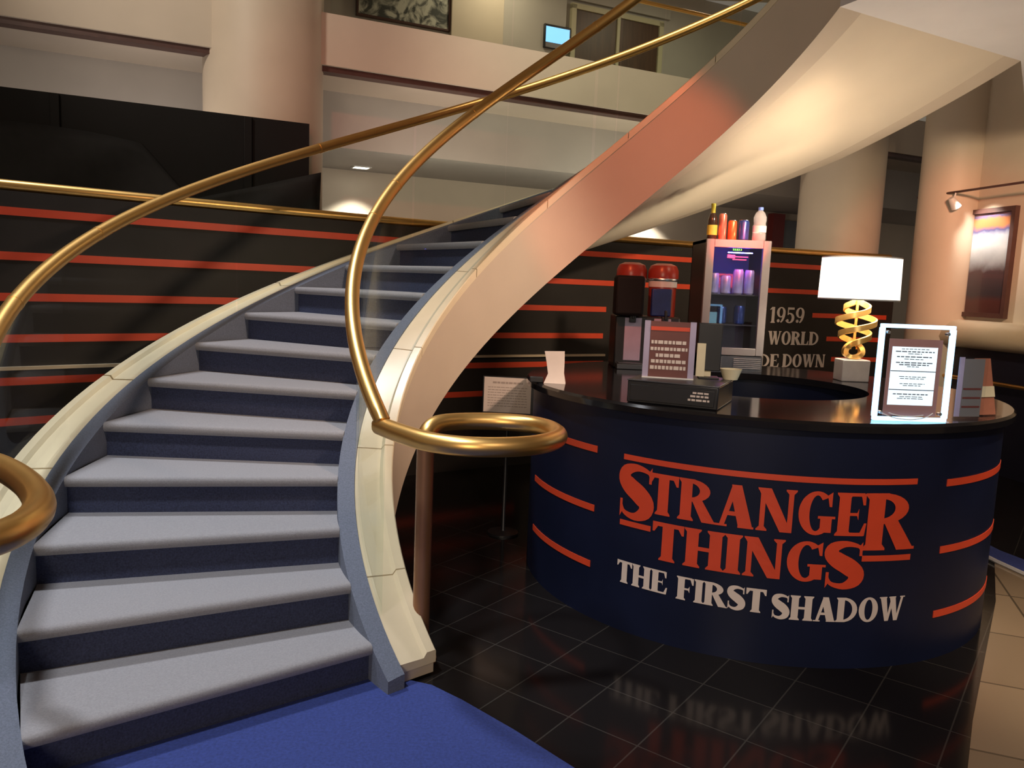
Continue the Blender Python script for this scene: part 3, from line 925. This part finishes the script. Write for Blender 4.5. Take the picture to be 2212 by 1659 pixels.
# white card by the counter's far end, notice on a stand
wc = empty('white_card', (0.225, 4.17, CT), 'crumpled whitish card standing at the end of the counter near the brass ring', 'card', rz=R(-5))
MB().rings([[(-.055, -.03, 0), (.06, -.03, 0), (.06, .03, 0), (-.055, .03, 0)], [(-.035, -.012, .05), (.048, -.012, .055), (.05, .012, .055), (-.035, .012, .05)], [(-.045, -.008, .11), (.05, -.008, .11), (.05, .01, .11), (-.045, .01, .11)], [(-.058, -.003, .168), (.045, -.003, .172), (.048, .004, .172), (-.055, .004, .168)]]).build('fold', 'paper', wc, smooth=True, angle=20)
MB().box((-.13, -.02, .0), (-.06, .02, .03)).build('clip', 'black_plastic', wc, bevel=.004)
nt_ = empty('notice_stand', (-0.02, 4.95, 0.0), 'white printed notice on a thin black floor stand left of the desk', 'notice', rz=R(-6))
MB().lathe([(0, 0), (.10, 0), (.10, .012), (.02, .02), (.012, .03), (.012, .80), (0, .80)], seg=24, caps=False).build('pole', 'black_plastic', nt_, smooth=True)
MB().box((-.165, -.012, .785), (.165, .0, 1.025)).build('holder', 'black_plastic', nt_, bevel=.003)
pp = MB().box((-.155, -.016, .795), (.145, -.012, 1.018)).build('sheet', 'paper', nt_)
textlines(MB(), [(-.10, .09, .985, .012)] + [(-.13, .12, .955 - .017 * k, .005) for k in range(8)], T(0, -.0165)).build('print', mat('pale_print', (0.42, 0.34, 0.30), .7), pp)

# twin-bowl frozen drink machine
sl = empty('frozen_drink_machine', (0.87, 5.25, CT), 'twin-bowl frozen drink machine with red domed lids beside the fridge', 'drink machine')
MB().box((-.21, -.10, 0), (.21, .20, .34)).build('cabinet', 'black_plastic', sl, bevel=.01)
MB().box((-.15, -.105, .05), (-.04, -.099, .33)).box((.04, -.105, .05), (.15, -.099, .33)).build('front_panel', 'lilac', sl, bevel=.003)
MB().box((-.20, -.20, 0), (.20, -.10, .035)).box((-.19, -.195, .035), (.19, -.105, .042)).build('drip_tray', 'dark_steel', sl, bevel=.004)
for sx, mt, lab in ((-.105, 'panel_black', 'left bowl with a black front'), (.105, 'blue_plastic', 'right bowl with a blue front')):
    bw = MB().lathe([(.088, .34), (.090, .36), (.090, .535), (.0, .535)], (sx, .03, 0), 32).build('bowl', 'red_plastic', sl, smooth=True)
    bw['label'] = lab
    MB().box((sx - .085, -.075, .345), (sx + .045, -.03, .525)).build('bowl_front', mt, bw, bevel=.008)
    MB().lathe([(.094, .535), (.094, .575)], (sx, .03, 0), 32).build('band', 'white_plastic', bw, smooth=True)
    MB().lathe([(.099, .590), (.101, .600), (.099, .645), (.085, .675), (.05, .690), (0, .692)], (sx, .03, 0), 32).build('lid', 'red_plastic', bw, smooth=True)
    MB().lathe([(.103, .578), (.105, .584), (.103, .592)], (sx, .03, 0), 32).build('lid_rim', 'alu', bw, smooth=True)
    MB().box((sx - .02, -.14, .30), (sx + .02, -.07, .345)).box((sx - .008, -.16, .325), (sx + .008, -.13, .385)).build('tap', 'black_plastic', bw, bevel=.004)
MB().box((-.235, -.215, .345), (-.05, -.08, .60)).build('front_cover', 'panel_black', sl, bevel=.02, bseg=3)['label'] = 'plain black cover before the bowl'

# drinks fridge
FX, FY = 1.447, 5.22
fg = empty('drinks_fridge', (FX, FY, CT), 'tall counter-top drinks fridge with steel door frame and blue-lit glass', 'fridge')
FW, FH, FD = .212, .862, .42
cb = MB()
cb.box((-FW, .03, 0), (-FW + .025, FD, FH)).box((FW - .025, .03, 0), (FW, FD, FH)).box((-FW, .03, FH - .025), (FW, FD, FH)).box((-FW, .03, 0), (FW, FD, .11)).box((-FW, FD - .02, 0), (FW, FD, FH))
cb.build('cabinet', 'black_plastic', fg, bevel=.003)
MB().box((-FW + .026, FD - .03, .11), (FW - .026, FD - .021, FH - .026)).build('liner', 'fridge_inside', fg)
df = MB()
df.box((-FW, 0, .105), (-FW + .052, .03, FH)).box((FW - .052, 0, .105), (FW, .03, FH)).box((-FW + .052, 0, FH - .052), (FW - .052, .03, FH)).box((-FW + .052, 0, .105), (FW - .052, .03, .155))
dr = df.build('door', 'steel', fg, bevel=.003)
dr['label'] = 'brushed steel door frame'
MB().box((-FW + .052, .012, .155), (FW - .052, .018, FH - .052)).build('door_glass', 'fridge_glass', dr)
gr = MB().box((-FW, .004, .0), (FW, .03, .10)).build('grille', 'dark_steel', fg)
g2 = MB()
for k in range(6):
    for x0, x1 in ((-FW + .012, -.06), (.02, FW - .012)): g2.box((x0, 0, .018 + k * .0125), (x1, .004, .0245 + k * .0125))
g2.build('louvre', 'steel', gr)
for z in (.30, .50):
    MB().box((-FW + .026, .06, z), (FW - .026, FD - .03, z + .008)).build('shelf', 'dark_steel', fg)
MB().box((-.06, .028, FH - .085), (.10, .040, FH - .079)).build('light_strip', 'fridge_led', fg)
seg = MB()
for x in (-.036, -.024, -.012, 0.0, .014):
    seg.box((x, .0095, FH - .069), (x + .007, .0105, FH - .066)).box((x + .005, .0095, FH - .069), (x + .007, .0105, FH - .058)).box((x, .0095, FH - .060), (x + .007, .0105, FH - .058))
seg.build('display', 'green_led', fg)['label'] = 'small green digits'
MB().box((-.105, .022, FH - .122), (-.055, .026, FH - .100), Matrix.Rotation(R(3), 4, 'Y')).box((-.03, .022, FH - .112), (.07, .026, FH - .106)).box((-.03, .022, FH - .130), (.06, .026, FH - .124)).build('sticker', 'red_led', fg)['label'] = 'red lit marks'


def can(name, x, y, z, r, h, body, label, cat, group=None, seg=24):
    e = empty(name, (x, y, z), label, cat, group=group)
    MB().lathe([(r * .8, 0), (r, .008), (r, h - .012), (r * .82, h)], seg=seg).build('body', body, e, smooth=True)
    MB().lathe([(r * .80, h - .001), (r * .84, h + .003), (r * .72, h + .003)], seg=seg).build('lid', 'alu', e, smooth=True)
    return e


c0 = can('drink_can', FX - .125, FY + .10, CT + .508, .034, .135, 'can_white', 'leftmost of the four pale cans on the lit fridge shelf', 'can', 'cans inside the drinks fridge')
for x, dy, k, lab in ((-.045, 0, .9, 'shortest of the four pale cans on the lit fridge shelf'), (.035, -.005, 1.22, 'tallest of the four pale cans on the lit fridge shelf'), (.112, 0, 1.2, 'rightmost of the four pale cans on the lit fridge shelf')):
    c = copy_tree(c0)
    c.location = (FX + x, FY + .10 + dy, CT + .508)
    c.scale = (1, 1, k)
    c['label'] = lab
can('drink_can', FX + .06, FY + .10, CT + .308, .036, .125, 'can_blue', 'blue can low in the fridge, right of the darker blue can', 'can', 'cans inside the drinks fridge')
can('drink_can', FX - .05, FY + .13, CT + .308, .034, .115, 'can_blue', 'dark blue can low in the fridge, left of the other blue can', 'can', 'cans inside the drinks fridge')

# bottles and cans standing on the fridge
ZF = CT + FH
e = empty('beer_bottle', (FX - .160, FY + .10, ZF), 'brown glass bottle with olive foil neck on top of the fridge', 'bottle')
MB().lathe([(.0, 0), (.030, .0), (.032, .01), (.032, .125), (.026, .15), (.015, .175), (.014, .185)], seg=28, caps=False).build('glass', 'bottle_brown', e, smooth=True)
MB().lathe([(.0335, .03), (.0335, .095)], seg=28, caps=False).build('label_band', 'yellow_label', e, smooth=True)
MB().lathe([(.0165, .160), (.0150, .185), (.0145, .222), (.016, .224), (.016, .236), (0, .237)], seg=24, caps=False).build('foil', 'foil', e, smooth=True)
can('tall_can', FX - .095, FY + .09, ZF, .026, .170, 'can_red', 'tall pale red can on top of the fridge beside the brown bottle', 'can', 'drinks on top of the fridge')
can('drink_can', FX - .030, FY + .09, ZF, .029, .128, 'can_orange', 'orange can on top of the fridge', 'can', 'drinks on top of the fridge')
can('drink_can', FX + .045, FY + .09, ZF, .036, .132, 'can_blue', 'blue can on top of the fridge beside the water bottle', 'can', 'drinks on top of the fridge')
e = empty('water_bottle', (FX + .150, FY + .09, ZF), 'clear plastic water bottle with blue cap on top of the fridge', 'bottle')
MB().lathe([(0, .002), (.040, 0), (.044, .012), (.044, .05), (.041, .056), (.044, .062), (.044, .10), (.038, .115), (.042, .135), (.042, .155), (.030, .185), (.015, .200), (.014, .205)], seg=28, caps=False).build('bottle', 'water', e, smooth=True)
MB().lathe([(.0445, .058), (.0450, .100)], seg=28, caps=False).build('label_band', 'white_plastic', e, smooth=True)
MB().lathe([(.017, .203), (.017, .222), (0, .223)], seg=24, caps=False).build('cap', 'cap_blue', e, smooth=True)

# table lamp with twisted ribbon stem
LX, LY = 2.125, 4.92
lp = empty('table_lamp', (LX, LY, CT), 'table lamp with white drum shade and twisted gold ribbon stem', 'lamp')
MB().box((-.085, -.07, 0), (.085, .07, .135)).build('base', 'stoneware', lp, bevel=.006)
sh = MB().rings([[(r * math.cos(2 * PI * k / 64), r * math.sin(2 * PI * k / 64), z) for r, z in ((.235, .505), (.230, .505), (.225, .762), (.230, .762))] for k in range(64)], closed=True)
sh.build('shade', 'lampshade', lp, smooth=True)
MB().lathe([(.236, .503), (.236, .511)], seg=64, caps=False).lathe([(.231, .756), (.231, .764)], seg=64, caps=False).build('shade_trim', 'white_plastic', lp, smooth=True)
rb = MB()


def ribbon(z0, z1, rmax, turns, ph, hh):
    rs = []
    N = 70
    for i in range(N + 1):
        t = i / N
        a = ph + turns * 2 * PI * t
        r = .018 + rmax * math.sin(PI * t) ** .8
        z = z0 + (z1 - z0) * t
        c, s_ = math.cos(a), math.sin(a)
        rs.append([(r * c, r * s_, z - hh), ((r + .010) * c, (r + .010) * s_, z - hh * .9), ((r + .010) * c, (r + .010) * s_, z + hh * .9), (r * c, r * s_, z + hh)])
    return rb.rings(rs)


ribbon(.215, .500, .095, 1.6, 0.4, .019)
ribbon(.215, .500, .095, 1.6, 0.4 + PI, .019)
rb.rings([[((r * math.cos(a)), .015 * math.sin(2 * a) + dy, .192 + r * .85 * math.sin(a)) for r, dy in ((.066, -.02), (.066, .02), (.036, .022), (.036, -.022))] for a in [2 * PI * k / 40 for k in range(40)]], closed=True)
rb.build('ribbon_stem', 'gold', lp, smooth=True, angle=50)
MB().tube([(0, 0, .22), (0, 0, .62)], .008, 10).build('rod', 'gold', lp, smooth=True)
MB().lathe([(0, .66), (.03, .64), (.035, .61), (.018, .57), (.013, .55)], seg=20, caps=False).build('bulb', 'downlight', lp, smooth=True)
lamp('table_lamp_light', 'POINT', (LX, LY, CT + .64), 56, (1.0, 0.82, 0.62), size=0.12)

# ------------------------------------------------------------------ behind the parapet
# black hoarding with a slumped cloth below
hd = empty('black_hoarding', SP(0.2, 6.45, 2.0), 'black boarded screen rising behind the brass-railed wall in front of the column', 'screen')
HO = SP(0.2, 6.45, 2.0)


def hpart(mb, name, mt, par=None, **k):
    o = mb.build(name, mt, None, **k)
    for v in o.data.vertices: v.co -= HO
    o.parent = par or hd
    return o


b_ = MB()
spbox(b_, -6, 1.19, 6.45, 6.50, 1.95, 2.785)
hpart(b_, 'board', 'panel_black')
for s_ in (-2.2, -.54, .73):
    b_ = MB()
    spbox(b_, s_ - .03, s_ + .03, 6.425, 6.45, 1.95, 2.78)
    hpart(b_, 'batten', 'panel_black', bevel=.005)
cl = MB()
N, K = 90, 8
top = lambda s_: (2.50 if s_ < 0 else max(2.13, 2.50 - 1.15 * s_) if s_ < .32 else 2.13 + (s_ - .32) * .30) - (.06 * math.sin(s_ * 2.3) if s_ < 0 else 0)
vs, fs_ = [], []
for i in range(N + 1):
    s_ = -5.5 + (1.27 + 5.5) * i / N
    zt = top(s_)
    for j in range(K + 1):
        t = j / K
        z = zt + (1.93 - zt) * t
        p = 6.40 + .018 * math.sin(9 * s_ + 5 * t) + .02 * math.sin(5 * (s_ + t * .8)) * t
        vs.append(SP(s_, p, z))
for i in range(N):
    for j in range(K):
        a = i * (K + 1) + j
        fs_.append((a, a + K + 1, a + K + 2, a + 1))
o = MB().add(vs, fs_).build('black_cloth', 'drape', None, smooth=True, angle=180)
md = o.modifiers.new('thickness', 'SOLIDIFY')
md.thickness = .006
tag(o, 'slumped black cloth draped along the foot of the black hoarding', 'cloth')

# recessed downlights in the lower ceiling
for s_, p_, e_, lab in ((2.20, 8.85, 95, 'square recessed downlight in the lower ceiling right of the big column'), (6.25, 8.85, 95, 'recessed downlight in the lower ceiling behind the stair underside')):
    q = SP(s_, p_, 2.83)
    dl = empty('downlight', q, lab, 'ceiling light', rz=math.atan2(.425, .905), group='downlights in the lower ceiling')
    MB().box((-.10, -.09, -.012), (.10, -.07, 0)).box((-.10, .07, -.012), (.10, .09, 0)).box((-.10, -.07, -.012), (-.08, .07, 0)).box((.08, -.07, -.012), (.10, .07, 0)).build('trim_ring', 'white_plastic', dl)
    MB().box((-.08, -.07, -.006), (.08, .07, -.002)).build('lens', 'downlight', dl)
    lamp('downlight_light', 'SPOT', SP(s_, p_, 2.81), e_, (1, .93, .80), SP(s_, p_ + .12, 0), size=.04, spot=95, blend=.4)

# upper gallery: framed print, info screen, double door, glass balustrade with brass rail
ART = empty('framed_print', SP(3.41, 11.36, 5.75), 'large black and white print in a pale frame on the upper gallery wall', 'picture', rz=math.atan2(.425, .905))
MB().box((-.69, -.03, -.53), (-.66, .03, .9)).box((.66, -.03, -.53), (.69, .03, .9)).box((-.66, -.03, -.53), (.66, .03, -.50)).box((-.66, -.03, .87), (.66, .03, .9)).build('frame', 'frame_dark', ART, bevel=.004)
MB().box((-.66, -.01, -.50), (.66, .01, .87)).build('print', 'art', ART)
SCN = empty('info_screen', SP(5.845, 11.33, 5.43), 'small lit blue wall screen beside the dark double doors upstairs', 'screen', rz=math.atan2(.425, .905))
MB().box((-.23, -.03, -.19), (.23, .03, .16)).build('casing', 'black_plastic', SCN, bevel=.006)
MB().box((-.205, -.034, -.105), (.205, -.03, .125)).build('display', 'screen', SCN)
MB().box((-.205, -.034, -.18), (.205, -.03, -.11)).build('keypad', 'steel', SCN)
DO = SP(6.95, 11.38, 3.745)
dd = bpy.data.objects.new('door_1', None)
COL.objects.link(dd)
dd.location = DO
dd.rotation_euler = (0, 0, math.atan2(.425, .905))
dd['kind'] = 'structure'
MB().box((-.86, -.06, 0), (-.78, .03, 2.22)).box((.78, -.06, 0), (.86, .03, 2.22)).box((-.86, -.06, 2.16), (.86, .03, 2.24)).box((-.025, -.06, 0), (.025, .02, 2.16)).build('door_frame', 'door_frame', dd)
for x in (-.40, .40):
    l = MB().box((x - .375, -.03, 0), (x + .375, .015, 2.16)).build('leaf', 'wood_door', dd, bevel=.004)
    MB().box((x + (.30 if x < 0 else -.33), -.07, .95), (x + (.33 if x < 0 else -.30), -.03, 1.25)).build('handle', 'brass', l, bevel=.004)
MB().box((-1.0, -.035, 2.30), (1.0, .03, 2.46)).build('head_panel', 'plaster_grey', dd)
for a, b in zip(frange(1.45, 11.5, 1.5)[:-1], frange(1.45, 11.5, 1.5)[1:]):
    pass
bal = empty('balcony_balustrade', SP(6.4, 6.86, 3.745), 'glass balustrade with thin brass rail along the upper gallery edge', 'balustrade')
BO = SP(6.4, 6.86, 3.745)
for a, b in zip(frange(1.42, 11.4, 1.6)[:-1], frange(1.42, 11.4, 1.6)[1:]):
    b_ = MB()
    spbox(b_, a + .01, b - .01, 6.854, 6.866, 3.745, 4.38)
    o = b_.build('glass_panel', 'glass')
    for v in o.data.vertices: v.co -= BO
    o.parent = bal
o = MB().tube([SP(1.42, 6.86, 4.40), SP(6, 6.86, 4.40), SP(11.4, 6.86, 4.40)], .02, 10).build('rail', 'brass', smooth=True)
for v in o.data.vertices: v.co -= BO
o.parent = bal

# framed poster on the side wall with a track light above
PO = rw(7.99, 0.03, 1.99)
ps = empty('framed_poster', PO, 'tall framed show poster in dark wood on the cream side wall', 'poster', rz=math.atan2(-WDIR.x, WDIR.y) + PI / 2 * 0)


def rpart(mb, name, mt, par, org, **k):
    o = mb.build(name, mt, None, **k)
    for v in o.data.vertices: v.co -= org
    o.parent = par
    return o


ps.rotation_euler = (0, 0, 0)
T0, T1_ = 7.69, 8.31
b_ = MB()
rwbox(b_, T0, T0 + .045, 0.0, .05, 1.47, 2.53)
rwbox(b_, T1_ - .045, T1_, 0.0, .05, 1.47, 2.53)
rwbox(b_, T0 + .045, T1_ - .045, 0.0, .05, 1.47, 1.515)
rwbox(b_, T0 + .045, T1_ - .045, 0.0, .05, 2.485, 2.53)
rpart(b_, 'frame', 'frame_dark', ps, PO)
rpart(rwbox(MB(), T0 + .045, T1_ - .045, .005, .02, 1.515, 2.485), 'print', 'poster', ps, PO)
rpart(rwbox(MB(), T0 + .045, T1_ - .045, .028, .032, 1.515, 2.485), 'glass', 'clear', ps, PO)
TO = rw(8.0, .28, 2.69)
tk = empty('track_light', TO, 'thin dark lighting track with a small spotlight above the framed poster', 'light')
rpart(MB().tube([rw(6.5, .28, 2.69), rw(8.75, .28, 2.69)], .012, 8).tube([rw(6.8, 0, 2.69), rw(6.8, .28, 2.69)], .008, 8).tube([rw(8.4, 0, 2.69), rw(8.4, .28, 2.69)], .008, 8), 'track', 'frame_dark', tk, TO, smooth=True)
rpart(MB().tube([rw(8.2, .28, 2.69), rw(8.2, .30, 2.62)], .008, 8).tube([rw(8.2, .33, 2.63), rw(8.2, .26, 2.54)], [.03, .05], 16), 'spotlight', 'white_plastic', tk, TO, smooth=True)
lamp('track_spot', 'SPOT', rw(8.1, .34, 2.66), 55, (1, .92, .80), rw(8.0, .0, 2.2), size=.03, spot=75, blend=.7)
o = rwbox(MB(), 8.30, 8.42, 0, .05, 1.44, 1.56).build('wall_socket_box', 'ledge', None, bevel=.004)
tag(o, 'small cream box on the ledge beside the column', 'box')

# gallery and side lights
lamp('gallery_light', 'AREA', SP(4.8, 10.6, 6.35), 19, (1, .84, .56), size=.4)
lamp('gallery_light', 'AREA', SP(7.5, 9.6, 6.35), 26, (1, .84, .60), size=.4)
